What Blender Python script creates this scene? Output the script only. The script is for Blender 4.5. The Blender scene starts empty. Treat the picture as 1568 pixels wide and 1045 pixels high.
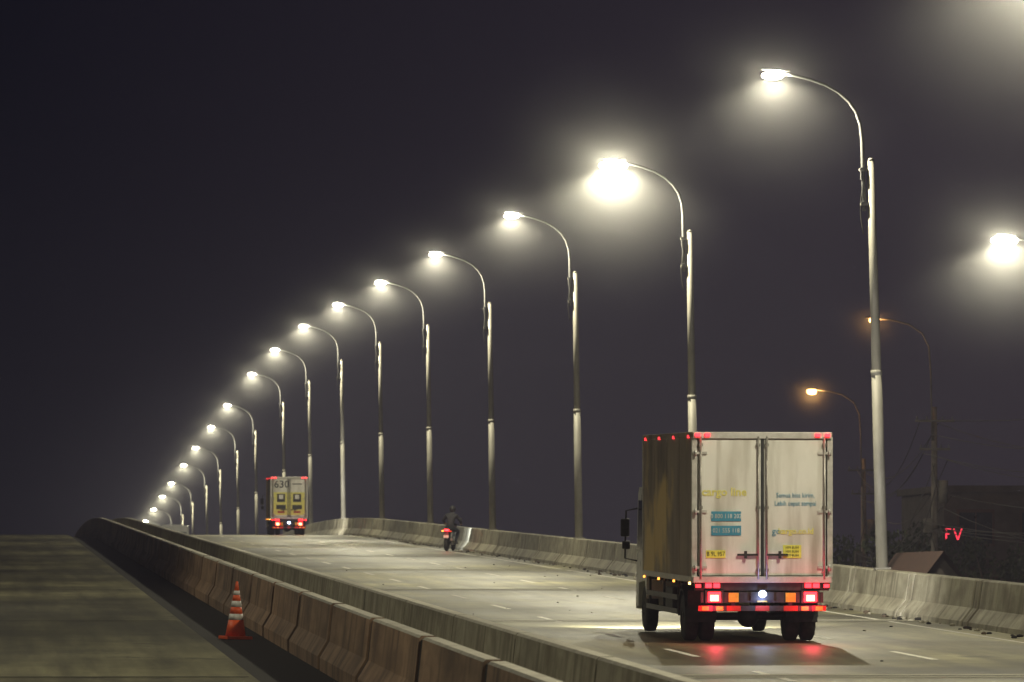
import bpy, bmesh, math, random
from mathutils import Vector, Matrix, Euler
random.seed(7)
scn = bpy.context.scene
F = 8711.0
# ------------------------------------------------------------ bridge profile
def slope(d):
    if d < 280: return .019
    if d < 400: return .019 - .039*(d-280)/120
    if d < 560: return -.020 - .007*(d-400)/160
    if d < 700: return -.027
    if d < 820: return -.027*(820-d)/120
    return 0.0
_T = {}
z = .42 + .019*(-420-123)
for i in range(-420, 1201):
    _T[i] = z
    z += slope(i+.5)
def T(d):
    i = int(math.floor(d)); t = d-i
    return _T[i]*(1-t)+_T[i+1]*t
BH = .91
def G(d): return T(d)-BH
GROUND = -9.0
# ------------------------------------------------------------ materials
def new_mat(name):
    m = bpy.data.materials.new(name); m.use_nodes = True
    nt = m.node_tree; b = nt.nodes['Principled BSDF']
    return m, nt, b
def noise_mat(name, c1, c2, scale=3.0, rough=.7, stretch=(1,1,1), bump=.15, c3=None, s3=.4, metal=0, lo=.35, hi=.65, rvar=.1, f3=(.45,.7), streak=None, sf=(.5,.72)):
    m, nt, b = new_mat(name)
    N = nt.nodes; L = nt.links
    tc = N.new('ShaderNodeTexCoord'); mp = N.new('ShaderNodeMapping')
    mp.inputs['Scale'].default_value = stretch
    L.new(tc.outputs['Object'], mp.inputs['Vector'])
    n1 = N.new('ShaderNodeTexNoise'); n1.inputs['Scale'].default_value = scale; n1.inputs['Detail'].default_value = 8; n1.inputs['Roughness'].default_value=.62
    L.new(mp.outputs[0], n1.inputs['Vector'])
    cr = N.new('ShaderNodeValToRGB')
    cr.color_ramp.elements[0].position = lo; cr.color_ramp.elements[1].position = hi
    cr.color_ramp.elements[0].color = (*c1,1); cr.color_ramp.elements[1].color = (*c2,1)
    L.new(n1.outputs['Fac'], cr.inputs['Fac'])
    out = cr.outputs['Color']
    def blend(out, vec, sc, fr, col, det=5):
        n3 = N.new('ShaderNodeTexNoise'); n3.inputs['Scale'].default_value = sc; n3.inputs['Detail'].default_value = det
        L.new(vec, n3.inputs['Vector'])
        mr = N.new('ShaderNodeMapRange'); mr.inputs['From Min'].default_value=fr[0]; mr.inputs['From Max'].default_value=fr[1]
        L.new(n3.outputs['Fac'], mr.inputs['Value'])
        mx = N.new('ShaderNodeMix'); mx.data_type='RGBA'
        L.new(mr.outputs[0], mx.inputs['Factor']); L.new(out, mx.inputs['A']); mx.inputs['B'].default_value=(*col,1)
        return mx.outputs['Result']
    if streak:   # run-off streaks, long in z
        mp2 = N.new('ShaderNodeMapping'); mp2.inputs['Scale'].default_value=(streak[1],streak[1],.35); L.new(tc.outputs['Object'], mp2.inputs['Vector'])
        out = blend(out, mp2.outputs[0], 1.0, sf, streak[0], 6)
    if c3: out = blend(out, mp.outputs[0], s3, f3, c3)
    L.new(out, b.inputs['Base Color'])
    mr2 = N.new('ShaderNodeMapRange'); mr2.inputs['To Min'].default_value=rough-rvar; mr2.inputs['To Max'].default_value=rough+rvar
    L.new(n1.outputs['Fac'], mr2.inputs['Value']); L.new(mr2.outputs[0], b.inputs['Roughness'])
    b.inputs['Metallic'].default_value = metal
    if bump:
        bp = N.new('ShaderNodeBump'); bp.inputs['Strength'].default_value=bump; bp.inputs['Distance'].default_value=.02
        n4 = N.new('ShaderNodeTexNoise'); n4.inputs['Scale'].default_value=scale*6; n4.inputs['Detail'].default_value=4
        L.new(tc.outputs['Object'], n4.inputs['Vector']); L.new(n4.outputs['Fac'], bp.inputs['Height']); L.new(bp.outputs[0], b.inputs['Normal'])
    return m
def emis(name, col, s, sample=False):
    m, nt, b = new_mat(name)
    b.inputs['Base Color'].default_value=(*[min(c,.8) for c in col],1)
    b.inputs['Emission Color'].default_value=(*col,1); b.inputs['Emission Strength'].default_value=s
    if not sample:
        try: m.cycles.emission_sampling='NONE'
        except Exception: pass
    return m
def bowl_mat(name, col, s):   # clear glowing lamp bowl: glass lets the lamp's own light out
    m = bpy.data.materials.new(name); m.use_nodes=True; nt=m.node_tree; nt.nodes.clear()
    o=nt.nodes.new('ShaderNodeOutputMaterial'); a=nt.nodes.new('ShaderNodeAddShader'); t=nt.nodes.new('ShaderNodeBsdfTransparent'); e=nt.nodes.new('ShaderNodeEmission')
    e.inputs['Color'].default_value=(*col,1); e.inputs['Strength'].default_value=s
    nt.links.new(t.outputs[0],a.inputs[0]); nt.links.new(e.outputs[0],a.inputs[1]); nt.links.new(a.outputs[0],o.inputs['Surface'])
    try: m.cycles.emission_sampling='NONE'
    except Exception: pass
    return m
def road_mat(name, c1, c2, cd, tr=(.6,1.5), tf=.13, rg=(.30,.62)):
    m, nt, b = new_mat(name); N=nt.nodes; L=nt.links
    tc=N.new('ShaderNodeTexCoord')
    def noise(sc, st, det=6, rg=.6):
        mp=N.new('ShaderNodeMapping'); mp.inputs['Scale'].default_value=st; L.new(tc.outputs['Object'],mp.inputs['Vector'])
        n=N.new('ShaderNodeTexNoise'); n.inputs['Scale'].default_value=sc; n.inputs['Detail'].default_value=det; n.inputs['Roughness'].default_value=rg
        L.new(mp.outputs[0],n.inputs['Vector']); return n
    n1=noise(.5,(1,.22,1)); n2=noise(1.0,(1.6,.05,1),5); n3=noise(14,(1,1,1),3); n5=noise(.22,(.6,.5,1),5); n7=noise(1.0,(.06,tf,1),3,.55)
    cr=N.new('ShaderNodeValToRGB'); e=cr.color_ramp.elements
    e[0].position=.36; e[0].color=(*c1,1); e[1].position=.66; e[1].color=(*c2,1); L.new(n1.outputs['Fac'],cr.inputs['Fac'])
    def mult(a, n, lo, hi, t0, t1):
        mr=N.new('ShaderNodeMapRange'); mr.inputs['From Min'].default_value=lo; mr.inputs['From Max'].default_value=hi
        mr.inputs['To Min'].default_value=t0; mr.inputs['To Max'].default_value=t1; L.new(n.outputs['Fac'],mr.inputs['Value'])
        mx=N.new('ShaderNodeVectorMath'); mx.operation='SCALE'; L.new(a,mx.inputs[0]); L.new(mr.outputs[0],mx.inputs['Scale']); return mx.outputs[0]
    o=mult(cr.outputs['Color'],n2,.35,.65,.58,1.4)
    o=mult(o,n3,.3,.7,.8,1.18)
    o=mult(o,n5,.35,.65,.55,1.5)
    o=mult(o,n7,.38,.62,tr[0],tr[1])
    n6=noise(.8,(1,.5,1),7,.7)
    mr=N.new('ShaderNodeMapRange'); mr.inputs['From Min'].default_value=.56; mr.inputs['From Max'].default_value=.68; L.new(n6.outputs['Fac'],mr.inputs['Value'])
    mx=N.new('ShaderNodeMix'); mx.data_type='RGBA'; L.new(mr.outputs[0],mx.inputs['Factor']); L.new(o,mx.inputs['A']); mx.inputs['B'].default_value=(*cd,1)
    L.new(mx.outputs['Result'],b.inputs['Base Color'])
    r=N.new('ShaderNodeMapRange'); r.inputs['To Min'].default_value=rg[0]; r.inputs['To Max'].default_value=rg[1]; L.new(n1.outputs['Fac'],r.inputs['Value']); L.new(r.outputs[0],b.inputs['Roughness'])
    bp=N.new('ShaderNodeBump'); bp.inputs['Strength'].default_value=.3; bp.inputs['Distance'].default_value=.01
    L.new(n3.outputs['Fac'],bp.inputs['Height']); L.new(bp.outputs[0],b.inputs['Normal'])
    return m
M_road = road_mat('road_concrete',(.095,.087,.045),(.205,.188,.10),(.055,.05,.028),(.45,1.75),.10)
M_roadL = road_mat('road_left_asphalt',(.075,.07,.036),(.13,.122,.066),(.04,.037,.022),(.7,1.45),.045,(.5,.8))
M_conc = noise_mat('barrier_concrete',(.25,.232,.17),(.40,.375,.285),2.0,.8,(1,.6,1.2),.3,(.14,.12,.08),1.1,f3=(.5,.75),streak=((.11,.095,.065),2.5))
M_rim = noise_mat('barrier_rim_pale',(.5,.47,.38),(.72,.69,.58),2.5,.7)  # paler tone for the top faces of the median barriers
M_brown = noise_mat('barrier_brown',(.30,.19,.115),(.43,.285,.18),2.2,.8,(1,.5,1.6),.3,(.16,.105,.07),.9,streak=((.11,.075,.05),2.0))
M_dark = noise_mat('gutter_shade',(.008,.007,.006),(.018,.016,.014),1.5,.9)  # near-black colour paints in the shadow band between left road and barrier
M_gap = noise_mat('joint_dark',(.010,.009,.008),(.022,.019,.016),3,.9)
M_paint = noise_mat('road_paint',(.35,.34,.28),(.75,.73,.64),5,.6,bump=.05,lo=.3,hi=.5)
M_joint = noise_mat('joint_band',(.26,.24,.17),(.38,.36,.27),3,.7)
M_pole = noise_mat('galvanised',(.22,.21,.175),(.32,.305,.26),4,.6,(1,1,.3),.05,metal=.1)
M_house = noise_mat('lamp_housing',(.10,.10,.10),(.15,.15,.15),6,.5)
M_ground = noise_mat('ground_soil',(.03,.035,.02),(.07,.065,.045),.05,.95)
M_white = noise_mat('door_cream',(.72,.705,.66),(.80,.79,.75),1.8,.45,(1,1,.5),.03,(.55,.52,.46),1.3,f3=(.52,.8),streak=((.44,.41,.355),3.5),sf=(.5,.7))
M_frame = noise_mat('box_frame',(.42,.41,.38),(.60,.58,.55),5,.4,metal=.1,bump=.05)
M_side = noise_mat('box_side_weathered',(.20,.16,.125),(.31,.25,.19),1.0,.55,(1,.7,.8),.06,(.58,.42,.17),.55,f3=(.52,.60),streak=((.10,.08,.065),1.3))
M_black = noise_mat('chassis_black',(.012,.012,.012),(.035,.032,.028),8,.6)
M_rubber = noise_mat('tyre_rubber',(.015,.015,.015),(.04,.038,.034),10,.85)
M_steel = noise_mat('lock_rod',(.22,.21,.19),(.38,.36,.33),9,.35,metal=.5)
M_cab = noise_mat('cab_paint',(.55,.55,.54),(.7,.7,.68),3,.3,bump=0)
M_glass = noise_mat('dark_glass',(.01,.012,.015),(.02,.022,.025),3,.12,bump=0)
M_blue = noise_mat('sticker_blue',(.04,.24,.38),(.07,.32,.48),6,.5,bump=0)
M_yel = noise_mat('sticker_yellow',(.72,.70,.08),(.85,.82,.15),6,.5,bump=0)
M_paleyel = noise_mat('faded_yellow',(.74,.68,.16),(.78,.73,.24),6,.5,bump=0)
M_red = noise_mat('hazard_red',(.30,.02,.015),(.42,.035,.02),6,.45,bump=0)
M_hyel = noise_mat('hazard_yellow',(.50,.36,.03),(.66,.50,.06),6,.45,bump=0)
M_ink = noise_mat('ink_black',(.02,.02,.02),(.04,.04,.04),6,.5,bump=0)
M_orange = noise_mat('cone_orange',(.75,.10,.02),(.9,.14,.03),5,.5,bump=.05)
M_cloth = noise_mat('jacket_dark',(.02,.02,.022),(.05,.05,.055),12,.85)
M_jeans = noise_mat('trousers',(.03,.035,.05),(.06,.065,.085),14,.9)
M_skin = noise_mat('skin',(.4,.24,.17),(.5,.3,.2),10,.5,bump=0)
M_wood = noise_mat('utility_pole_concrete',(.10,.09,.08),(.17,.15,.13),4,.85)
M_leaf = noise_mat('foliage',(.03,.045,.02),(.08,.1,.04),3,.8,bump=0)
M_bark = noise_mat('bark',(.06,.045,.03),(.12,.09,.06),6,.9)
M_wall = noise_mat('building_wall',(.07,.06,.056),(.12,.10,.095),1.2,.9)
M_roof = noise_mat('roof_tiles',(.07,.035,.028),(.11,.055,.04),4,.8)
E_lamp = bowl_mat('lamp_bowl',(1,.95,.80),22)
E_sod = bowl_mat('sodium_bowl',(1,.45,.12),9)
E_tail = emis('tail_red',(1,.02,.03),6)
E_tail2 = emis('tail_red_dim',(1,.03,.04),3)
E_hot = emis('tail_hot',(1,.60,.18),7)
E_amber = emis('marker_amber',(1,.35,.05),4)
E_blue = emis('plate_light',(.55,.7,1),14)
E_head = emis('headlamp',(1,.97,.9),20)
E_sign = emis('led_sign',(1,.04,.08),1.8)
# ------------------------------------------------------------ mesh builder
class MB:
    def __init__(s): s.bm=bmesh.new(); s.mats=[]
    def mi(s,m):
        if m not in s.mats: s.mats.append(m)
        return s.mats.index(m)
    def box(s,c,size,mat,rot=None,bev=0):
        mx=Matrix.Translation(c)
        if rot: mx=mx@Euler(rot).to_matrix().to_4x4()
        mx=mx@Matrix.Diagonal((*size,1))
        r=bmesh.ops.create_cube(s.bm,size=1,matrix=mx); i=s.mi(mat)
        fs={f for v in r['verts'] for f in v.link_faces}
        for f in fs: f.material_index=i
        if bev:
            es={e for v in r['verts'] for e in v.link_edges}
            bmesh.ops.bevel(s.bm,geom=list(es),offset=bev,segments=2,affect='EDGES',profile=.6,material=i)
    def cyl(s,p0,p1,r0,r1,mat,seg=14,smooth=True):
        p0=Vector(p0);p1=Vector(p1);d=p1-p0
        mx=Matrix.Translation((p0+p1)/2)@d.to_track_quat('Z','Y').to_matrix().to_4x4()
        r=bmesh.ops.create_cone(s.bm,cap_ends=True,segments=seg,radius1=r0,radius2=r1,depth=d.length,matrix=mx); i=s.mi(mat)
        for f in {f for v in r['verts'] for f in v.link_faces}:
            f.material_index=i; f.smooth = smooth and len(f.verts)==4
    def ell(s,c,size,mat,rot=None,seg=16,rings=10):
        mx=Matrix.Translation(c)
        if rot: mx=mx@Euler(rot).to_matrix().to_4x4()
        mx=mx@Matrix.Diagonal((*size,1))
        r=bmesh.ops.create_uvsphere(s.bm,u_segments=seg,v_segments=rings,radius=1,matrix=mx); i=s.mi(mat)
        for f in {f for v in r['verts'] for f in v.link_faces}: f.material_index=i; f.smooth=True
    def tube(s,pts,r,mat,seg=8):
        pts=[Vector(p) for p in pts]; n=len(pts); i=s.mi(mat)
        if not isinstance(r,(list,tuple)): r=[r]*n
        rings=[]; up=Vector((0,1,0))
        for k,p in enumerate(pts):
            t=(pts[min(k+1,n-1)]-pts[max(k-1,0)]).normalized()
            a=t.cross(up)
            if a.length<.01: a=t.cross(Vector((1,0,0)))
            a.normalize(); b=t.cross(a)
            rings.append([s.bm.verts.new(p+a*math.cos(2*math.pi*j/seg)*r[k]+b*math.sin(2*math.pi*j/seg)*r[k]) for j in range(seg)])
        for k in range(n-1):
            for j in range(seg):
                f=s.bm.faces.new((rings[k][j],rings[k][(j+1)%seg],rings[k+1][(j+1)%seg],rings[k+1][j])); f.material_index=i; f.smooth=True
        for rg in (rings[0],rings[-1]):
            f=s.bm.faces.new(rg); f.material_index=i
    def lathe(s,c,prof,mat,seg=28,axis='X'):
        i=s.mi(mat); rings=[]
        for (x,r) in prof:
            rg=[]
            for j in range(seg):
                a=2*math.pi*j/seg
                if axis=='X': v=Vector((x,r*math.cos(a),r*math.sin(a)))
                else: v=Vector((r*math.cos(a),r*math.sin(a),x))
                rg.append(s.bm.verts.new(Vector(c)+v))
            rings.append(rg)
        for k in range(len(rings)-1):
            for j in range(seg):
                f=s.bm.faces.new((rings[k][j],rings[k][(j+1)%seg],rings[k+1][(j+1)%seg],rings[k+1][j])); f.material_index=i; f.smooth=True
        for rg in (rings[0],rings[-1]):
            f=s.bm.faces.new(rg); f.material_index=i
    def poly(s,pts,mat):
        f=s.bm.faces.new([s.bm.verts.new(p) for p in pts]); f.material_index=s.mi(mat); return f
    def prism(s,prof,x0,x1,mat):
        i=s.mi(mat)
        a=[s.bm.verts.new((x0,y,z)) for y,z in prof]; b=[s.bm.verts.new((x1,y,z)) for y,z in prof]
        n=len(prof)
        fs=[s.bm.faces.new(a),s.bm.faces.new(b)]
        for k in range(n): fs.append(s.bm.faces.new((a[k],a[(k+1)%n],b[(k+1)%n],b[k])))
        for f in fs: f.material_index=i
    def sweep(s,prof,ds,base,mat,caps=True,smooth=False):
        rings=[[s.bm.verts.new((x,d,base(d)+dz)) for x,dz in prof] for d in ds]; n=len(prof)
        mats=mat if isinstance(mat,list) else [mat]*n
        for k in range(len(ds)-1):
            for j in range(n):
                f=s.bm.faces.new((rings[k][j],rings[k][(j+1)%n],rings[k+1][(j+1)%n],rings[k+1][j])); f.material_index=s.mi(mats[j])
        if caps:
            for rg in (rings[0],rings[-1]):
                f=s.bm.faces.new(rg); f.material_index=s.mi(mats[0])
    def text(s,txt,loc,size,mat,rot=(math.pi/2,0,0),ext=.002,bold=0,sx=1):
        cu=bpy.data.curves.new('t','FONT'); cu.body=txt; cu.size=size; cu.extrude=ext; cu.offset=bold; cu.align_x='CENTER'; cu.align_y='CENTER'; cu.resolution_u=2
        ob=bpy.data.objects.new('t',cu); scn.collection.objects.link(ob)
        dg=bpy.context.evaluated_depsgraph_get(); me=bpy.data.meshes.new_from_object(ob.evaluated_get(dg))
        me.transform(Matrix.Translation(loc)@Euler(rot).to_matrix().to_4x4()@Matrix.Diagonal((sx,1,1,1)))
        n0=len(s.bm.faces); s.bm.from_mesh(me); s.bm.faces.ensure_lookup_table(); i=s.mi(mat)
        for f in s.bm.faces[n0:]: f.material_index=i
        bpy.data.objects.remove(ob); bpy.data.meshes.remove(me)
    def done(s,name,loc=(0,0,0),rot=(0,0,0),normals=True,parent=None):
        if normals: bmesh.ops.recalc_face_normals(s.bm,faces=s.bm.faces[:])
        me=bpy.data.meshes.new(name); s.bm.to_mesh(me); s.bm.free()
        for m in s.mats: me.materials.append(m)
        ob=bpy.data.objects.new(name,me); scn.collection.objects.link(ob); ob.location=loc; ob.rotation_euler=rot
        if parent: ob.parent=parent
        return ob
def light(kind,name,loc,power,col,parent=None,size=.1,rot=None,spot=None,blend=.5):
    l=bpy.data.lights.new(name,kind); l.energy=power; l.color=col
    l.shadow_soft_size=size
    if kind=='SPOT': l.spot_size=spot; l.spot_blend=blend
    o=bpy.data.objects.new(name,l); scn.collection.objects.link(o); o.location=loc
    if rot: o.rotation_euler=rot
    if parent: o.parent=parent
    return o
def drange(a,b,st):
    r=[]; d=a
    while d<b-1e-6: r.append(d); d+=st
    r.append(b); return r
def vol_mat(name,dens,col=(1,1,1),an=0.0,R=None,pw=2.0):
    m=bpy.data.materials.new(name); m.use_nodes=True; nt=m.node_tree; nt.nodes.clear()
    o=nt.nodes.new('ShaderNodeOutputMaterial'); vs=nt.nodes.new('ShaderNodeVolumeScatter')
    vs.inputs['Density'].default_value=dens; vs.inputs['Anisotropy'].default_value=an; vs.inputs['Color'].default_value=(*col,1)
    nt.links.new(vs.outputs[0],o.inputs['Volume'])
    if R:   # added halo volume: density fades out away from the lamp
        tc=nt.nodes.new('ShaderNodeTexCoord'); ln=nt.nodes.new('ShaderNodeVectorMath'); ln.operation='LENGTH'
        nt.links.new(tc.outputs['Object'],ln.inputs[0])
        mr=nt.nodes.new('ShaderNodeMapRange'); mr.inputs['From Min'].default_value=0; mr.inputs['From Max'].default_value=R; mr.inputs['To Min'].default_value=1; mr.inputs['To Max'].default_value=0
        nt.links.new(ln.outputs['Value'],mr.inputs['Value'])
        p=nt.nodes.new('ShaderNodeMath'); p.operation='POWER'; p.inputs[1].default_value=pw; nt.links.new(mr.outputs[0],p.inputs[0])
        q=nt.nodes.new('ShaderNodeMath'); q.operation='MULTIPLY'; q.inputs[1].default_value=dens; nt.links.new(p.outputs[0],q.inputs[0])
        nt.links.new(q.outputs[0],vs.inputs['Density'])
    return m
V_n=vol_mat('lamp_halo_vol',.011,R=4.2,pw=2.8); V_b=vol_mat('lamp_halo_vol_strong',.036,R=5.4,pw=3.2); V_sod=vol_mat('sodium_halo_vol',.05,R=1.6)  # local volumes added around the lamps to imitate lens-bloom halos
def halo_ball(c,r,mat,parent):
    m=MB(); m.ell((0,0,0),(r,r,r),mat,seg=32,rings=20); return m.done('lamp_halo',c,parent=parent)
# ------------------------------------------------------------ ground, roads
m=MB(); m.poly([(-4000,-500,GROUND),(4000,-500,GROUND),(4000,9000,GROUND),(-4000,9000,GROUND)],M_ground); m.done('ground',normals=False)
DS=drange(-200,1100,5)
def strip(name,x0,x1,ds,mat,dz):
    m=MB(); prev=None
    for d in ds:
        a=m.bm.verts.new((x0,d,G(d)+dz)); b=m.bm.verts.new((x1,d,G(d)+dz))
        if prev:
            f=m.bm.faces.new((prev[0],prev[1],b,a)); f.material_index=m.mi(mat)
        prev=(a,b)
    return m.done(name,normals=False)
strip('road',6.3,18.95,DS,M_road,0)
strip('road',-9.0,3.68,DS,M_roadL,0)
m=MB()
m.sweep([(-9.6,-.05),(-9.0,-.02),(3.66,-.02),(3.70,-.12),(6.28,-.12),(6.3,-.02),(18.95,-.02),(19.45,-.05),(19.45,-.6),(15.5,-1.1),(13.5,-2.6),(-4,-2.6),(-6,-1.1),(-9.6,-.6)],DS,G,[M_dark if i in (2,3,4) else M_conc for i in range(14)])
for d in drange(-180,700,45):
    if G(d)-2.7>GROUND+1.5:
        for x in (-2,5,12): m.cyl((x,d,GROUND),(x,d,G(d)-2.5),.8,.8,M_conc,20)
m.done('bridge_deck')
m=MB()
def mark(x,w,d0,d1,dz=.004):
    ds=drange(d0,d1,2.0); prev=None
    for d in ds:
        a=m.bm.verts.new((x-w/2,d,G(d)+dz)); b=m.bm.verts.new((x+w/2,d,G(d)+dz))
        if prev: f=m.bm.faces.new((prev[0],prev[1],b,a)); f.material_index=m.mi(M_paint)
        prev=(a,b)
k=-8
while 89.7+11.3*k<600:
    mark(11.2,.13,91.3+11.3*k,95.6+11.3*k); mark(14.8,.13,89.7+11.3*k,94.0+11.3*k); k+=1
mark(17.9,.13,-150,800); mark(7.5,.13,-150,800)
mark(-.2-4.0,.13,-150,800)
m.done('road_markings',normals=False)
m=MB()
for k in range(-5,14):
    d=147.5+32.7*k
    for (x0,x1) in ((7.05,18.6),(-8.9,3.6)):
        for (a,b,mt,dz) in ((-.75,-.12,M_joint,.008),(-.1,.1,M_gap,.009),(.12,.75,M_joint,.008)):
            if x0<0 and mt is M_joint: continue
            m.poly([(x0,d+a,G(d+a)+dz),(x1,d+a,G(d+a)+dz),(x1,d+b,G(d+b)+dz),(x0,d+b,G(d+b)+dz)],mt)
m.done('expansion_joints',normals=False)
# ------------------------------------------------------------ barriers
m=MB()
prof=[(18.68,-.03),(18.70,.10),(18.90,.36),(18.98,BH-.02),(19.0,BH),(19.28,BH),(19.30,BH-.02),(19.32,-.03)]
core=[(18.71,-.03),(18.73,.09),(18.93,.35),(19.01,BH-.04),(19.24,BH-.04),(19.28,-.03)]
step=8.15; d=109.8-step*30
while d<800:
    a=d+.45; b=d+step-.45
    m.sweep(prof,[a,(a+b)/2,b],G,M_conc)
    m.sweep(prof,[d-.22,d+.22],G,M_conc)
    m.sweep(core,[d-.46,d-.21],G,M_gap); m.sweep(core,[d+.21,d+.46],G,M_gap)
    d+=step
m.done('concrete_barrier')
def njb(name,xc,low,pitch,off,gap,mat):
    m=MB(); d=off-pitch*22
    P=[(xc-.32,low),(xc-.32,.08),(xc-.17,.33),(xc-.11,BH-.03),(xc-.08,BH),(xc+.08,BH),(xc+.11,BH-.03),(xc+.17,.33),(xc+.32,.08),(xc+.32,low)]
    C=[(xc-.29,low),(xc-.29,.07),(xc-.14,.32),(xc-.08,BH-.05),(xc-.05,BH-.03),(xc+.05,BH-.03),(xc+.08,BH-.05),(xc+.14,.32),(xc+.29,.07),(xc+.29,low)]
    mats=[mat]*3+[M_rim]*3+[M_conc]*4
    while d<800:
        m.sweep(P,[d+gap/2,d+pitch/2,d+pitch-gap/2],G,mats)
        m.sweep(C,[d-gap/2-.01,d+gap/2+.01],G,M_gap)
        d+=pitch
    return m.done(name)
njb('concrete_barrier',6.62,-.13,9.8,62.0,.12,M_conc)
njb('concrete_barrier',5.3,-.13,9.35,60.8,.6,M_brown)
m=MB()
m.sweep([(-9.3,-.03),(-9.3,BH),(-9.05,BH),(-8.75,-.03)],DS,G,M_conc); m.done('concrete_barrier')
# ------------------------------------------------------------ street lamps
LAMPCOL=(1,.925,.68)
def street_lamp(x,d,zbase,power,bright=False,lean=.8,flip=False,lens=1.0,poleh=8.8,reach=1.0,halo=True):
    m=MB(); s=-1 if not flip else 1; H=poleh
    m.box((0,0,.02),(.34,.34,.04),M_pole); 
    m.cyl((0,0,.0),(0,0,H*.48),.135,.115,M_pole,16); m.cyl((0,0,H*.48-.06),(0,0,H*.48+.06),.128,.128,M_pole,16)
    m.cyl((0,0,H*.48),(0,0,H),.108,.082,M_pole,16); m.cyl((0,0,H),(0,0,H+.05),.09,.05,M_pole,16)
    for zz in (H-.95,H-.2):
        m.box((s*.1,0,zz),(.3,.11,.06),M_pole); m.box((s*.17,0,zz),(.12,.13,.09),M_house)
    m.box((s*.19,-.02,H-.32),(.08,.1,.22),M_house,bev=.01)
    P=[(.17,-1.1),(.17,-.2),(.17,.45),(.2,.78),(.29,1.07),(.44,1.30),(.66,1.50),(.95,1.67),(1.3,1.80),(1.65,1.89),(1.88,1.93)]
    m.tube([(s*px*(reach if px>.25 else 1),0,H+pz) for px,pz in P],[.045]*3+[.04]*3+[.032]*5,M_house,10)
    m.tube([(s*(.19+.05*math.sin(t*math.pi)),.06,H-.6-1.0*t) for t in [i/8 for i in range(9)]],.012,M_black,6)
    hx=s*2.06*reach; hz=H+1.97
    m.ell((hx,0,hz+.05),(.30,.10,.035),M_house,rot=(0,.08*s*-1,0)); 
    m.box((hx-s*.26,0,hz+.02),(.18,.07,.05),M_house,bev=.015)
    zl=hz+.01-.085*lens
    m.ell((hx+s*.03,0,zl),(.25*lens,.15*lens,.095*lens),E_lamp)
    ob=m.done('street_lamp',(x,d,zbase),(0,math.radians(-lean),0))
    L=(hx+s*.03,0,zl)
    light('SPOT','lamp_light',L,power*.82,LAMPCOL,ob,.08,rot=(0,0,0),spot=math.radians(160),blend=.5)
    light('POINT','lamp_side_light',L,power*.18,LAMPCOL,ob,.08)
    if halo:
        if bright: halo_ball(L,5.4,V_b,ob)
        else: halo_ball(L,4.2,V_n,ob)
    return ob
PD=[123,156.6,188,221,253,285,317,350,382,423,455,490,522,559,589,622,655]
POW=4800
for i,d in enumerate(PD):
    street_lamp(19.14,d,T(d),POW*(1.3 if i==1 else 1),i==1,1.5 if i==0 else .8,lens=1.6 if i==1 else 1.0,poleh=8.9 if i==0 else 8.8)
street_lamp(19.14,90.5,T(90.5),POW*1.1,True)
for d in (58,25,-8,-41): street_lamp(19.14,d,T(d),POW*1.3,halo=False)
for d in (140,107,74,41,8): street_lamp(-9.18,d,T(d),POW*.42,flip=True,halo=False)  # assumed lamps out of frame, added to light the left-facing sides
street_lamp(33.0,174,GROUND,POW*.8,True,0,lens=1.7,poleh=17.9)
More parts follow.
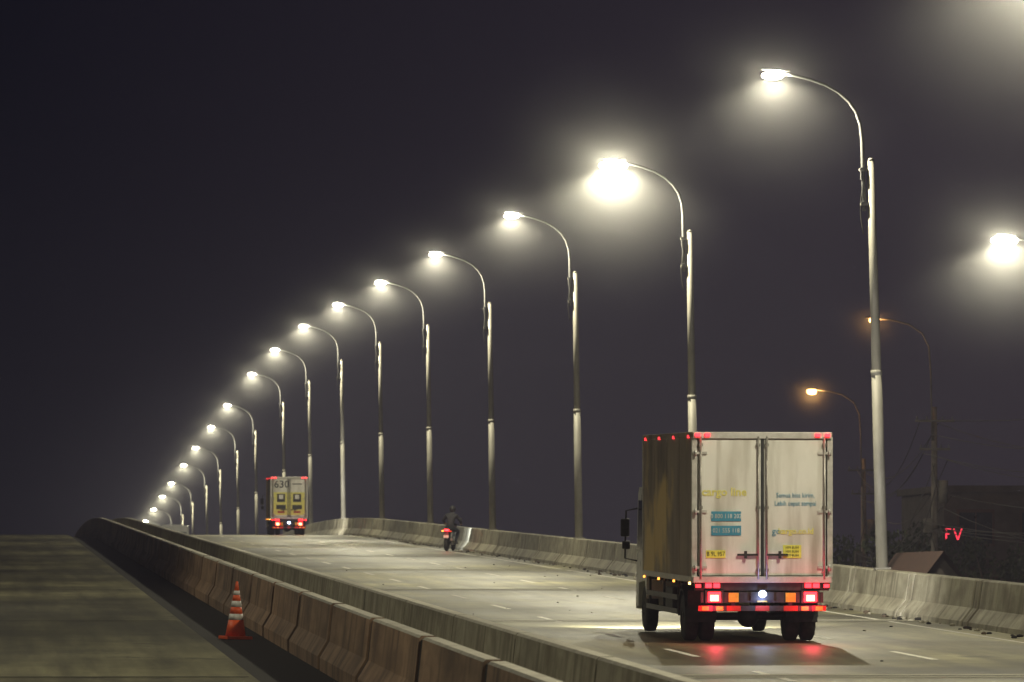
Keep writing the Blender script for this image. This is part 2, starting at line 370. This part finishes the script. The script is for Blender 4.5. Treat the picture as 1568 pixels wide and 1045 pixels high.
# ------------------------------------------------------------ truck builder
def wheel(m,x,y,w,r,side):
    s=side
    prof=[(-w/2,r*.55),(-w/2,r*.86),(-w/2*.8,r*.97),(-w/4,r),(w/4,r),(w/2*.8,r*.97),(w/2,r*.86),(w/2,r*.55)]
    m.lathe((x,y,r),prof,M_rubber,30)
    m.lathe((x+s*w*.38,y,r),[(-w*.1,r*.2),(0,r*.5),(w*.12,r*.54),(w*.13,r*.56)],M_frame,24)
    m.cyl((x+s*w*.2,y,r),(x+s*w*.5,y,r),r*.22,r*.18,M_frame,12)
def truck(name,X,d,W,H,L,fl,cabL,decor,heads=True,wr=.43,yaw=0,tl=1.0):
    m=MB(); w2=W/2
    m.box((-w2+.015,L/2,(H+fl)/2),(.03,L-.1,H-fl-.1),M_side)
    m.box((w2-.015,L/2,(H+fl)/2),(.03,L-.1,H-fl-.1),M_side)
    m.box((0,L/2,H-.02),(W-.1,L-.1,.03),M_frame); m.box((0,L/2,fl+.03),(W-.08,L-.1,.06),M_black)
    m.box((0,L-.02,(H+fl)/2),(W-.08,.04,H-fl-.1),M_side)
    for sx in (-1,1):
        m.box((sx*(w2-.035),L/2,H-.035),(.09,L,.09),M_side,bev=.012)
        m.box((sx*(w2-.035),L/2,fl+.05),(.09,L,.10),M_frame,bev=.012)
        for yy in (0.03,L-.03): m.box((sx*(w2-.035),yy,(H+fl)/2),(.1,.1,H-fl-.16),M_frame,bev=.012)
        for k in range(1,4):
            m.box((sx*(w2+.001),k*L/4,(H+fl)/2),(.006,.03,H-fl-.2),M_side)
    m.box((0,-.005,H-.05),(W-.02,.1,.115),M_frame,bev=.01); m.box((0,-.005,fl+.05),(W-.02,.1,.11),M_frame,bev=.01)
    dz0=fl+.12; dz1=H-.12; dw=w2-.1
    for sx in (-1,1):
        m.box((sx*(dw/2+.01),0,(dz0+dz1)/2),(dw-.035,.05,dz1-dz0),M_white,bev=.012)
        for xx in (.075,dw-.04):
            m.cyl((sx*xx,-.055,dz0-.06),(sx*xx,-.055,dz1+.05),.018,.018,M_steel,8)
            for q in (.04,.5,.96): m.box((sx*xx,-.045,dz0+(dz1-dz0)*q),(.07,.04,.05),M_steel)
        for q in (.06,.47,.9):
            m.box((sx*(dw-.03),-.035,dz0+(dz1-dz0)*q),(.24,.03,.045),M_frame); m.cyl((sx*(w2-.05),-.065,dz0+(dz1-dz0)*q-.05),(sx*(w2-.05),-.065,dz0+(dz1-dz0)*q+.05),.022,.022,M_frame,8)
        m.box((sx*.26,-.06,dz0+.36),(.36,.025,.035),M_ink); m.box((sx*.30,-.075,dz0+.36),(.05,.03,.13),M_ink)
        for q in (.1,.3): m.box((sx*(w2-q*.85),-.065,H-.045),(.085,.04,.055),E_tail)
    m.box((0,-.03,(dz0+dz1)/2),(.045,.02,dz1-dz0),M_ink)
    for k in range(4): m.box((-w2-.012,.5+k*(L-1)/3,H-.07),(.03,.12,.05),E_tail2)
    for k in range(4): m.box((-w2-.012,.3+k*(L-.6)/3,fl-.02),(.03,.08,.04),E_amber if k else E_hot)
    decor(m,dz0,dz1,w2)
    for sx in (-1,1): m.box((sx*.42,(L+cabL)/2+.1,fl-.14),(.09,L+cabL-.3,.2),M_black)
    for k in range(int(L/.5)): m.box((0,.25+k*.5,fl-.02),(W-.14,.07,.07),M_black)
    m.box((0,.06,fl-.075),(W-.1,.12,.13),M_black)
    for sx in (-1,1):
        m.box((sx*(w2-.36),-.012,fl-.06),(.34,.04,.1),M_black)
        for q in (.28,.42): m.box((sx*(w2-q),-.034,fl-.055),(.11,.02,.075),E_tail)
        m.box((sx*(w2-.38),-.012,fl-.25),(.32,.05,.22),M_black,bev=.01)
        m.box((sx*(w2-.38),-.04,fl-.25),(.22,.02,.17),E_tail)
        m.box((sx*(w2-.38),-.052,fl-.27),(.14,.012,.10),E_hot)
        m.box((sx*(w2-.1),-.012,fl-.06),(.12,.04,.09),M_black); m.box((sx*(w2-.1),-.035,fl-.06),(.09,.02,.06),E_tail2 if sx<0 else E_tail)
    n=9; bw=(W-.2)/n
    for k in range(n):
        c=-(W-.2)/2+bw*(k+.5)
        m.box((c,.0,fl-.45),(bw*.98,.05,.09),M_black if k%2 else M_red)
        if k in (2,4,6): m.box((c,.01,fl-.26),(bw*.7,.04,.16),M_hyel)
        if k in (0,1,7,8): m.box((c,-.028,fl-.45),(bw*.5,.012,.07),M_hyel)
    m.box((0,.03,fl-.26),(W-.3,.04,.18),M_black)
    for sx in (-1,1): m.box((sx*.5,.1,fl-.32),(.07,.1,.28),M_black)
    m.box((0,-.03,fl-.24),(.4,.015,.15),M_ink); m.box((0,-.045,fl-.135),(.12,.04,.04),M_black); m.ell((0,-.06,fl-.2),(.07,.03,.06),E_blue)
    ya=1.9; yf=L+.55
    wt=.24
    for sx in (-1,1):
        wheel(m,sx*(w2-.18),ya,wt,wr,sx); wheel(m,sx*(w2-.18-wt-.05),ya,wt,wr,-sx)
        wheel(m,sx*(w2-.2),yf,wt,wr,sx)
        m.box((sx*(w2-.32),ya-wr-.22,.62),(.5,.015,.56),M_rubber,rot=(.06,0,0))
        pts=[]; 
        for k in range(9):
            a=math.pi*k/8; pts.append((ya+math.cos(a)*(wr+.1),wr+math.sin(a)*(wr+.08)))
        pts2=[(ya+math.cos(math.pi*k/8)*(wr+.07),wr+math.sin(math.pi*k/8)*(wr+.05)) for k in range(8,-1,-1)]
        m.prism(pts+pts2,sx*(w2-.6),sx*(w2-.04),M_black)
        m.box((sx*(w2-.3),ya+2.0,fl-.38),(.5,1.1,.46),M_black,bev=.03)
        for zz in (.5,.75): m.box((sx*(w2-.06),(ya+yf)/2,zz),(.03,yf-ya-1.4,.09),M_house)
        for yy in (ya+.9,(ya+yf)/2,yf-.9): m.box((sx*(w2-.1),yy,fl-.28),(.04,.05,.56),M_black)
    m.cyl((-w2+.2,ya,wr),(w2-.2,ya,wr),.07,.07,M_black); m.ell((0,ya,wr),(.2,.22,.2),M_black)
    m.cyl((-w2+.2,yf,wr),(w2-.2,yf,wr),.06,.06,M_black)
    cw=w2*.93; y0=L+.12; y1=y0+cabL; ch=min(H-.55,2.65)
    prof=[(y0,.62),(y0,ch),(y0+.12,ch+.06),(y1-.5,ch+.05),(y1-.3,ch-.08),(y1-.04,1.45),(y1,1.2),(y1,.45),(y1-.35,.45),(y1-.45,.9),(y0+.35,.95)]
    m.prism(prof,-cw,cw,M_cab)
    m.prism([(y1-.28,ch-.16),(y1-.275+.02,ch-.18),(y1-.01,1.5),(y1-.05,1.5)],-cw+.1,cw-.1,M_glass)
    for sx in (-1,1):
        m.prism([(y0+.25,1.5),(y0+.25,ch-.2),(y1-.45,ch-.2),(y1-.2,1.5)],sx*(cw+.002),sx*(cw+.012),M_glass)
        m.tube([(sx*(cw-.02),y1-.15,ch-.35),(sx*(cw+.2),y1-.02,ch-.4),(sx*(cw+.22),y1-.02,1.35),(sx*(cw-.02),y1-.1,1.3)],.018,M_black)
        m.box((sx*(cw+.22),y1-.02,ch-.72),(.17,.07,.34),M_black,bev=.03); m.box((sx*(cw+.2),y1-.02,ch-1.05),(.15,.07,.16),M_black,bev=.03)
        m.box((sx*(cw-.25),y1+.01,.75),(.34,.05,.18),E_head,bev=.01)
    m.box((0,y1+.03,.52),(cw*2,.1,.26),M_frame,bev=.03)
    ob=m.done(name,(X,d,G(d)+.006),(math.atan(slope(d)),0,yaw))
    for sx in (-1,1):
        light('POINT','tail_lamp_light',(sx*(w2-.38),-.30,fl-.42),20*tl,(1,.04,.10),ob,.05)
        if heads: light('SPOT','headlamp_light',(sx*(cw-.25),y1+.12,.75),5000,(1,.96,.88),ob,.06,rot=(math.radians(82),0,0),spot=math.radians(90),blend=.8)
    light('POINT','plate_lamp_light',(0,-.2,fl-.3),6*tl,(.4,.5,1),ob,.04)
    return ob
def decorA(m,z0,z1,w2):
    k=1/88.4
    def P(px,py): return ((px-1169)*k, -.032, (984-py)*k)
    def st(px,py,w,h,mat):
        x,y,zz=P(px,py); m.box((x,y,zz),(w*k,.006,h*k),mat)
    for y in (789,811):
        st(1113,y,46,15,M_blue); x,_,zz=P(1113,y)
        m.text("0 800 118 202" if y==789 else "021 555 118",(x,-.037,zz),.11,M_white,sx=.85)
    x,_,zz=P(1110,752); m.text("cargo line",(x,-.032,zz),.2,M_paleyel,bold=.004)
    x,_,zz=P(1220,757); m.text("Semua bisa kirim,",(x,-.032,zz),.12,M_blue,sx=.8); m.text("Lebih cepat sampai",(x,-.032,zz-.14),.12,M_blue,sx=.8)
    x,_,zz=P(1212,812); m.text("go",(x-.24,-.032,zz),.16,M_blue); m.text("kargo.co.id",(x+.1,-.032,zz),.14,M_paleyel,bold=.004)
    st(1097,847,30,12,M_yel); x,_,zz=P(1097,847); m.text("B 9L 957",(x,-.037,zz),.11,M_ink,sx=.8)
    st(1215,843,28,20,M_yel)
    for q in range(3):
        x,_,zz=P(1215,837+q*6); m.text("HIM BUIH",(x,-.037,zz),.06,M_ink,sx=.9)
truck('box_truck',13.22,98.5,2.44,3.66,7.6,1.06,1.75,decorA)
def decorB(m,z0,z1,w2):
    m.text("630",(-w2*.40,-.034,z1-.28),.55,M_ink,bold=.006)
    m.box((.42,-.032,z1-.25),(.5,.006,.05),M_ink)
    m.box((0,-.030,z0+.68),(w2*1.7,.004,1.2),M_paleyel)
    for sx in (-1,1):
        m.box((sx*.42,-.036,z0+.98),(.42,.006,.42),M_ink); m.box((sx*.42,-.042,z0+1.03),(.22,.006,.22),M_white)
        m.box((sx*.42,-.036,z0+.5),(.5,.006,.22),M_ink); m.box((sx*.42,-.036,z0+.24),(.36,.006,.1),M_red)
truck('box_truck',15.25,300,1.95,3.05,4.6,.85,1.5,decorB,wr=.36,tl=.2)
m=MB()
m.box((0,4.5,1.9),(2.4,9,2.9),M_cab,bev=.15); m.box((0,-.01,2.35),(2.0,.04,1.0),M_glass,bev=.02)
for sx in (-1,1):
    m.box((sx*1.2,4.5,2.4),(.02,8.2,.85),M_glass); m.box((sx*1.0,-.02,1.1),(.2,.05,.35),E_tail2)
    for y in (1.8,7.2): wheel(m,sx*1.05,y,.26,.46,sx)
m.box((0,4.5,3.42),(1.6,3,.2),M_cab,bev=.06)
m.done('bus',(13.6,443,G(443)+.006),(math.atan(slope(443)),0,0))
# ------------------------------------------------------------ traffic cone
m=MB()
m.box((0,0,.03),(.5,.5,.06),M_orange,bev=.015)
def rr(z): return .2-.17*z/1.02
zs=[.06,.36,.47,.6,.71,.82,.9,1.07]
for i in range(len(zs)-1):
    mt=M_orange if i%2==0 else M_white
    m.cyl((0,0,zs[i]),(0,0,zs[i+1]),rr(zs[i])+.003*(i%2),rr(zs[i+1])+.003*(i%2),mt,24)
m.done('traffic_cone',(4.40,106,G(106)-.12),(math.atan(.019),.02,.3))
# ------------------------------------------------------------ motorcycle + rider
def skin_obj(name,verts,edges,rad,mat,parent,sub=1,mat2=None,zsplit=None):
    me=bpy.data.meshes.new(name); me.from_pydata(verts,edges,[]); ob=bpy.data.objects.new(name,me); scn.collection.objects.link(ob)
    md=ob.modifiers.new('skin','SKIN'); 
    sl=me.skin_vertices[0].data if me.skin_vertices else None
    if sl is None:
        bpy.context.view_layer.objects.active=ob; bpy.ops.mesh.customdata_skin_add(); sl=me.skin_vertices[0].data
    for i,r in enumerate(rad): sl[i].radius=(r,r); sl[i].use_root=(i==0)
    sb=ob.modifiers.new('sub','SUBSURF'); sb.levels=sub; sb.render_levels=sub
    dg=bpy.context.evaluated_depsgraph_get(); dg.update(); nm=bpy.data.meshes.new_from_object(ob.evaluated_get(dg))
    ob.modifiers.clear(); ob.data=nm; nm.materials.clear(); nm.materials.append(mat)
    if mat2: nm.materials.append(mat2)
    for p in nm.polygons:
        p.use_smooth=True
        p.material_index=1 if (mat2 and p.center.z<zsplit) else 0
    if parent: ob.parent=parent
    return ob
root=bpy.data.objects.new('motorcycle',None); scn.collection.objects.link(root)
m=MB()
def tyre(y,r,w):
    m.lathe((0,y,r),[(-w/2,r*.74),(-w/2,r*.88),(-w/4,r*.98),(0,r),(w/4,r*.98),(w/2,r*.88),(w/2,r*.74)],M_rubber,28)
    m.cyl((-.05,y,r),(.05,y,r),.07,.07,M_steel)
tyre(-.65,.3,.13); tyre(.68,.3,.1)
m.prism([(-.55,.62),(-.85,.86),(-.75,.92),(-.3,.82),(.0,.8),(.25,1.0),(.45,.98),(.5,.75),(.35,.45),(-.25,.4)],-.11,.11,M_ink)
m.ell((0,.22,.92),(.15,.28,.13),M_red); m.ell((0,-.38,.85),(.15,.36,.06),M_black)
m.box((0,.05,.42),(.26,.42,.34),M_steel,bev=.05)
m.cyl((.17,-.05,.36),(.19,-.75,.48),.04,.055,M_steel,12)
m.box((0,-.82,.66),(.16,.04,.3),M_black,rot=(-.5,0,0)); m.box((0,-.92,.58),(.2,.01,.12),M_white,rot=(-.3,0,0))
m.box((0,-.88,.84),(.2,.04,.075),E_tail,bev=.01)
for sx in (-1,1):
    m.cyl((sx*.07,.68,.3),(sx*.09,.42,1.0),.025,.028,M_steel); m.cyl((sx*.08,-.65,.3),(sx*.09,-.1,.42),.025,.025,M_black)
    m.cyl((sx*.12,-.6,.4),(sx*.13,-.48,.75),.03,.03,M_steel)
    m.tube([(0,.42,1.03),(sx*.15,.4,1.08),(sx*.34,.32,1.05)],.014,M_black); m.cyl((sx*.24,.36,1.07),(sx*.38,.30,1.045),.019,.019,M_rubber)
    m.tube([(sx*.2,.38,1.07),(sx*.26,.4,1.25)],.008,M_black,6); m.ell((sx*.28,.4,1.3),(.07,.02,.045),M_black)
    m.box((sx*.17,-.84,.8),(.07,.05,.05),E_amber if sx<0 else M_orange,bev=.01)
    m.cyl((sx*.1,.05,.32),(sx*.27,.05,.32),.018,.018,M_rubber)
m.prism([(.40,.3),(.35,.62),(.62,.66),(.68,.64),(.68,.62),(.62,.64)],-.07,.07,M_ink)
m.ell((0,.55,1.0),(.12,.1,.12),M_ink); m.ell((0,.63,.98),(.08,.04,.08),E_head)
m.done('frame',parent=root)
V=[(0,-.22,.90),(0,-.2,1.05),(0,-.13,1.25),(0,-.06,1.42),(0,-.02,1.52),(0,.01,1.6)]; E=[(0,1),(1,2),(2,3),(3,4),(4,5)]; R=[.165,.15,.175,.15,.062,.08]
for sx in (-1,1):
    b=len(V)
    V+=[(sx*.19,-.06,1.42),(sx*.36,.06,1.2),(sx*.335,.27,1.10),(sx*.13,-.15,.88),(sx*.25,.25,.82),(sx*.21,.06,.42),(sx*.22,.2,.37)]
    E+=[(3,b),(b,b+1),(b+1,b+2),(0,b+3),(b+3,b+4),(b+4,b+5),(b+5,b+6)]; R+=[.085,.058,.038,.115,.08,.055,.042]
skin_obj('rider_body',V,E,R,M_cloth,root,2,M_jeans,.93)
for sx in (-1,1):
    V=[(sx*.333,.265,1.10),(sx*.325,.31,1.095)]; E=[(0,1)]; R=[.03,.034]
    for k,(o,l) in enumerate(((-.034,.9),(-.012,1.0),(.012,.97),(.034,.8))):
        b=len(V); xx=sx*(.325+o)
        V+=[(xx,.34,1.095),(xx,.34+.035*l,1.075),(xx,.345+.025*l,1.045)]; E+=[(1,b),(b,b+1),(b+1,b+2)]; R+=[.010,.009,.008]
    b=len(V); V+=[(sx*.285,.30,1.07),(sx*.28,.335,1.045)]; E+=[(0,b),(b,b+1)]; R+=[.011,.009]
    skin_obj('rider_hand',V,E,R,M_skin,root,1)
m=MB(); m.ell((0,.02,1.68),(.13,.155,.145),M_ink); m.ell((0,.075,1.67),(.112,.11,.085),M_glass); m.lathe((0,.02,1.565),[(0,.105),(.05,.13)],M_ink,20,'Z'); m.done('rider_helmet',parent=root)
m=MB()
for sx in (-1,1): m.box((sx*.22,.14,.345),(.1,.27,.08),M_black,bev=.03)
m.done('rider_shoes',parent=root)
root.location=(18.02,228,G(228)+.004); root.rotation_euler=(math.atan(.019),math.radians(4),math.radians(-16))
light('SPOT','motorcycle_headlamp',(0,.7,.98),500,(.85,.92,1),root,.04,rot=(math.radians(84),0,0),spot=math.radians(70),blend=.6)
light('POINT','motorcycle_tail_light',(0,-.97,.84),4,(1,.1,.1),root,.03)
# ------------------------------------------------------------ debris along barrier
m=MB()
for k in range(260):
    d=random.uniform(85,300); x=18.66-abs(random.gauss(0,.22)); s=random.uniform(.015,.06)
    m.ell((x,d,G(d)+s*.4),(s*random.uniform(.8,1.8),s*random.uniform(.8,1.8),s*.7),random.choice([M_gap,M_conc,M_bark]),rot=(0,0,random.random()*3),seg=6,rings=4)
for k in range(60):
    d=random.uniform(60,200); x=random.uniform(7.2,18); s=random.uniform(.01,.025)
    m.ell((x,d,G(d)+s*.4),(s*1.5,s*1.5,s*.7),random.choice([M_gap,M_conc]),seg=6,rings=4)
m.done('road_debris')
# ------------------------------------------------------------ utility poles with sodium lamps
def upole(px,d,top_y,lamp_px,lamp_y,side=1):
    X=px*d/F; Z=(900-top_y)*d/F; lx=lamp_px*d/F-X; lz=(900-lamp_y)*d/F-GROUND
    h=Z-GROUND; m=MB()
    m.cyl((0,0,0),(0,0,h),.17,.10,M_wood,12)
    for zz,w in ((h-.5,1.4),(h-1.5,1.1)):
        m.box((0,-.12,zz),(w,.07,.08),M_wood)
        for q in (-.45,-.2,.2,.45): m.cyl((w*q,-.12,zz+.04),(w*q,-.12,zz+.17),.03,.02,M_house,8)
    m.cyl((.3,-.05,h-3.4),(.3,-.05,h-2.6),.18,.18,M_wood,14); m.box((-.25,-.1,h-4.2),(.3,.25,.5),M_wood,bev=.03)
    P=[(-.1,h-1.2),(-.14,lz-1.9),(-.2,lz-1.0),(lx*.2,lz-.5),(lx*.42,lz-.18),(lx*.7,lz-.03),(lx*.9,lz)]
    m.tube([(a,-.15,b) for a,b in P],.03,M_wood,8)
    m.ell((lx,-.15,lz+.05),(.26,.11,.05),M_wood); m.ell((lx,-.15,lz-.06),(.21,.14,.13) if px<1400 else (.11,.08,.08),E_sod)
    m.tube([(-.1+.14*math.sin(k*1.9),-.2,h-2-k*.8) for k in range(8)],.02,M_black,6)
    ob=m.done('utility_pole',(X,d,GROUND)); pw=300 if px<1400 else 110
    light('POINT','sodium_light',(lx,-.15,lz-.06),pw,(1,.5,.16),ob,.07)
    halo_ball((lx,-.15,lz-.06),1.6,V_sod,ob)
    return X,Z
a=upole(1437,200,620,1340,485); b=upole(1327,242,700,1246,595)
m=MB()
def wire(p,q,sag,r=.012):
    m.tube([(p[0]+(q[0]-p[0])*t,p[1]+(q[1]-p[1])*t,p[2]+(q[2]-p[2])*t-sag*4*t*(1-t)) for t in [i/14 for i in range(15)]],r,M_black,5)
for k in range(11):
    o=random.uniform(-.6,.6); h1=random.uniform(-4.5,-.3); wire((a[0]+o,199.8,a[1]+h1),(b[0]+o*.6,241.8,b[1]+h1),random.uniform(.4,1.6),.016)
    wire((a[0]+o,199.8,a[1]+h1),(a[0]+5,150,a[1]+h1+random.uniform(-.5,.5)),random.uniform(.5,1.8),.014)
wire((a[0],199.8,a[1]-3),(a[0]-2.6,199.5,-1.5),.8,.015); wire((a[0],199.8,a[1]-2),(a[0]-3.6,201,-1.5),1.0,.015)
m.done('power_lines')
# ------------------------------------------------------------ background buildings and trees
def building(name,X,Y,w,dep,h,floors,cols,wallm=M_wall):
    m=MB(); m.box((0,0,h/2),(w,dep,h),wallm); m.box((0,0,h+.15),(w+.4,dep+.4,.3),wallm); m.box((w*.2,0,h+1.0),(w*.25,dep*.4,1.4),wallm)
    fh=h/floors
    for f in range(floors):
        m.box((0,-dep/2-.1,f*fh+.0+.06),(w+.2,.2,.12),wallm)
        for c in range(cols):
            xx=-w/2+w*(c+.5)/cols
            m.box((xx,-dep/2-.02,f*fh+fh*.52),(w/cols*.6,.06,fh*.5),M_roof); m.box((xx,-dep/2-.05,f*fh+fh*.52),(w/cols*.52,.04,fh*.42),M_glass)
            m.box((xx,-dep/2-.075,f*fh+fh*.52),(.05,.03,fh*.42),M_roof)
    return m.done(name,(X,Y,GROUND))
building('apartment_building',50.5,258,17,12,13.3,4,6)
building('shop_building',66,300,18,12,14.5,4,6)
building('shop_building',38.5,300,3.6,8,11.6,3,2)
m=MB(); m.box((0,0,3.6),(3.4,9,7.2),M_wall)
for sx in (-1,1): 
    m.poly([(sx*2.0,-4.8,7.6),(0,-4.8,10.2),(0,4.8,10.2),(sx*2.0,4.8,7.6)],M_roof)
m.poly([(-1.7,-4.5,7.2),(1.7,-4.5,7.2),(1.7,-4.5,8.0),(0,-4.5,10.0),(-1.7,-4.5,8.0)],M_wall)
for xx in (-.9,.9): m.box((xx,-4.53,5.4),(1.1,.06,1.3),M_roof); m.box((xx,-4.57,5.4),(.95,.04,1.15),M_glass)
m.box((0,-4.53,1.1),(1.1,.06,2.2),M_bark)
m.done('gabled_house',(1445*180/F,184,GROUND))
m=MB(); m.box((0,0,0),(.95,.12,.8),M_ink)
m.box((-.32,-.075,0),(.06,.02,.5),E_sign); m.box((-.2,-.075,.22),(.18,.02,.06),E_sign); m.box((-.23,-.075,.02),(.12,.02,.06),E_sign)
for sx in (-1,1): m.box((.2+sx*.09,-.075,0),(.055,.02,.52),E_sign,rot=(0,sx*.35,0))
m.box((-.3,.35,0),(.06,.6,.06),M_house); m.box((.3,.35,0),(.06,.6,.06),M_house)
m.done('led_sign',(1467*251/F,251.2,(900-816)*251/F))
def tree(X,Y,h,cr,seed):
    rnd=random.Random(seed); m=MB(); m.tube([(0,0,0),(.1,0,h*.25),(-.1,.1,h*.5),(.05,0,h*.75)],[.24,.19,.13,.05],M_bark,8)
    cl=[]
    for k in range(16):
        a=rnd.random()*6.28; rr_=rnd.random()**.5*cr; zz=h*.42+rnd.random()*h*.5; rr_*=1-.5*abs(zz/h-.65)
        c=Vector((math.cos(a)*rr_,math.sin(a)*rr_,zz)); cl.append((c,rnd.uniform(.5,1.1))); m.tube([(0,0,zz*.6),tuple(c*.6+Vector((0,0,zz*.25))),tuple(c)],[.08,.05,.02],M_bark,5)
    i=m.mi(M_leaf)
    for c,r in cl:
        for q in range(170):
            v=Vector((rnd.gauss(0,1),rnd.gauss(0,1),rnd.gauss(0,1))).normalized()*r*rnd.random()**.4
            v.z*=.75; p=c+v; s=rnd.uniform(.07,.16); e=Euler((rnd.random()*6,rnd.random()*6,rnd.random()*6)).to_matrix()
            vs=[m.bm.verts.new(p+e@Vector(o)*s) for o in ((-1,0,0),(0,-.5,0),(1,0,0),(0,.5,0))]
            f=m.bm.faces.new(vs); f.material_index=i
    return m.done('broadleaf_tree',(X,Y,GROUND),normals=False)
for k,(px,d,ty,cr) in enumerate(((1400,222,772,1.7),(1380,230,800,1.5),(1425,228,800,1.6),(1300,260,800,1.2),(1540,235,800,2.2),(1500,240,815,2.0))):
    tree(px*d/F,d,(900-ty)*d/F-GROUND,cr,k)
# ------------------------------------------------------------ mist volume
m=MB(); m.box((20,350,13),(240,1100,46),vol_mat('mist_volume',.00045,(.74,.72,1),.2)); m.done('mist')
# ------------------------------------------------------------ night sky
w=bpy.data.worlds.new('World'); scn.world=w; w.use_nodes=True; nt=w.node_tree; bg=nt.nodes['Background']
tc=nt.nodes.new('ShaderNodeTexCoord'); sp=nt.nodes.new('ShaderNodeSeparateXYZ'); nt.links.new(tc.outputs['Generated'],sp.inputs[0])
mr=nt.nodes.new('ShaderNodeMapRange'); mr.inputs['From Min'].default_value=0; mr.inputs['From Max'].default_value=.22; nt.links.new(sp.outputs['X'],mr.inputs['Value'])
cr=nt.nodes.new('ShaderNodeValToRGB'); e=cr.color_ramp.elements; e[0].color=(.0006,.0009,.0055,1); e[1].color=(.026,.020,.030,1)
nt.links.new(mr.outputs[0],cr.inputs['Fac']); nt.links.new(cr.outputs['Color'],bg.inputs['Color']); bg.inputs['Strength'].default_value=1
# ------------------------------------------------------------ camera
cam=bpy.data.cameras.new('camera'); co=bpy.data.objects.new('camera',cam); scn.collection.objects.link(co); scn.camera=co
cam.sensor_width=36; cam.lens=201; cam.clip_start=.5; cam.clip_end=12000
co.location=(0,0,0); co.rotation_euler=(math.radians(90)+math.atan(377.5/F),0,-math.atan(784/F))
cam.dof.use_dof=True; cam.dof.focus_distance=105; cam.dof.aperture_fstop=5.6
scn.view_settings.view_transform='Standard'; scn.view_settings.look='None'; scn.view_settings.exposure=0
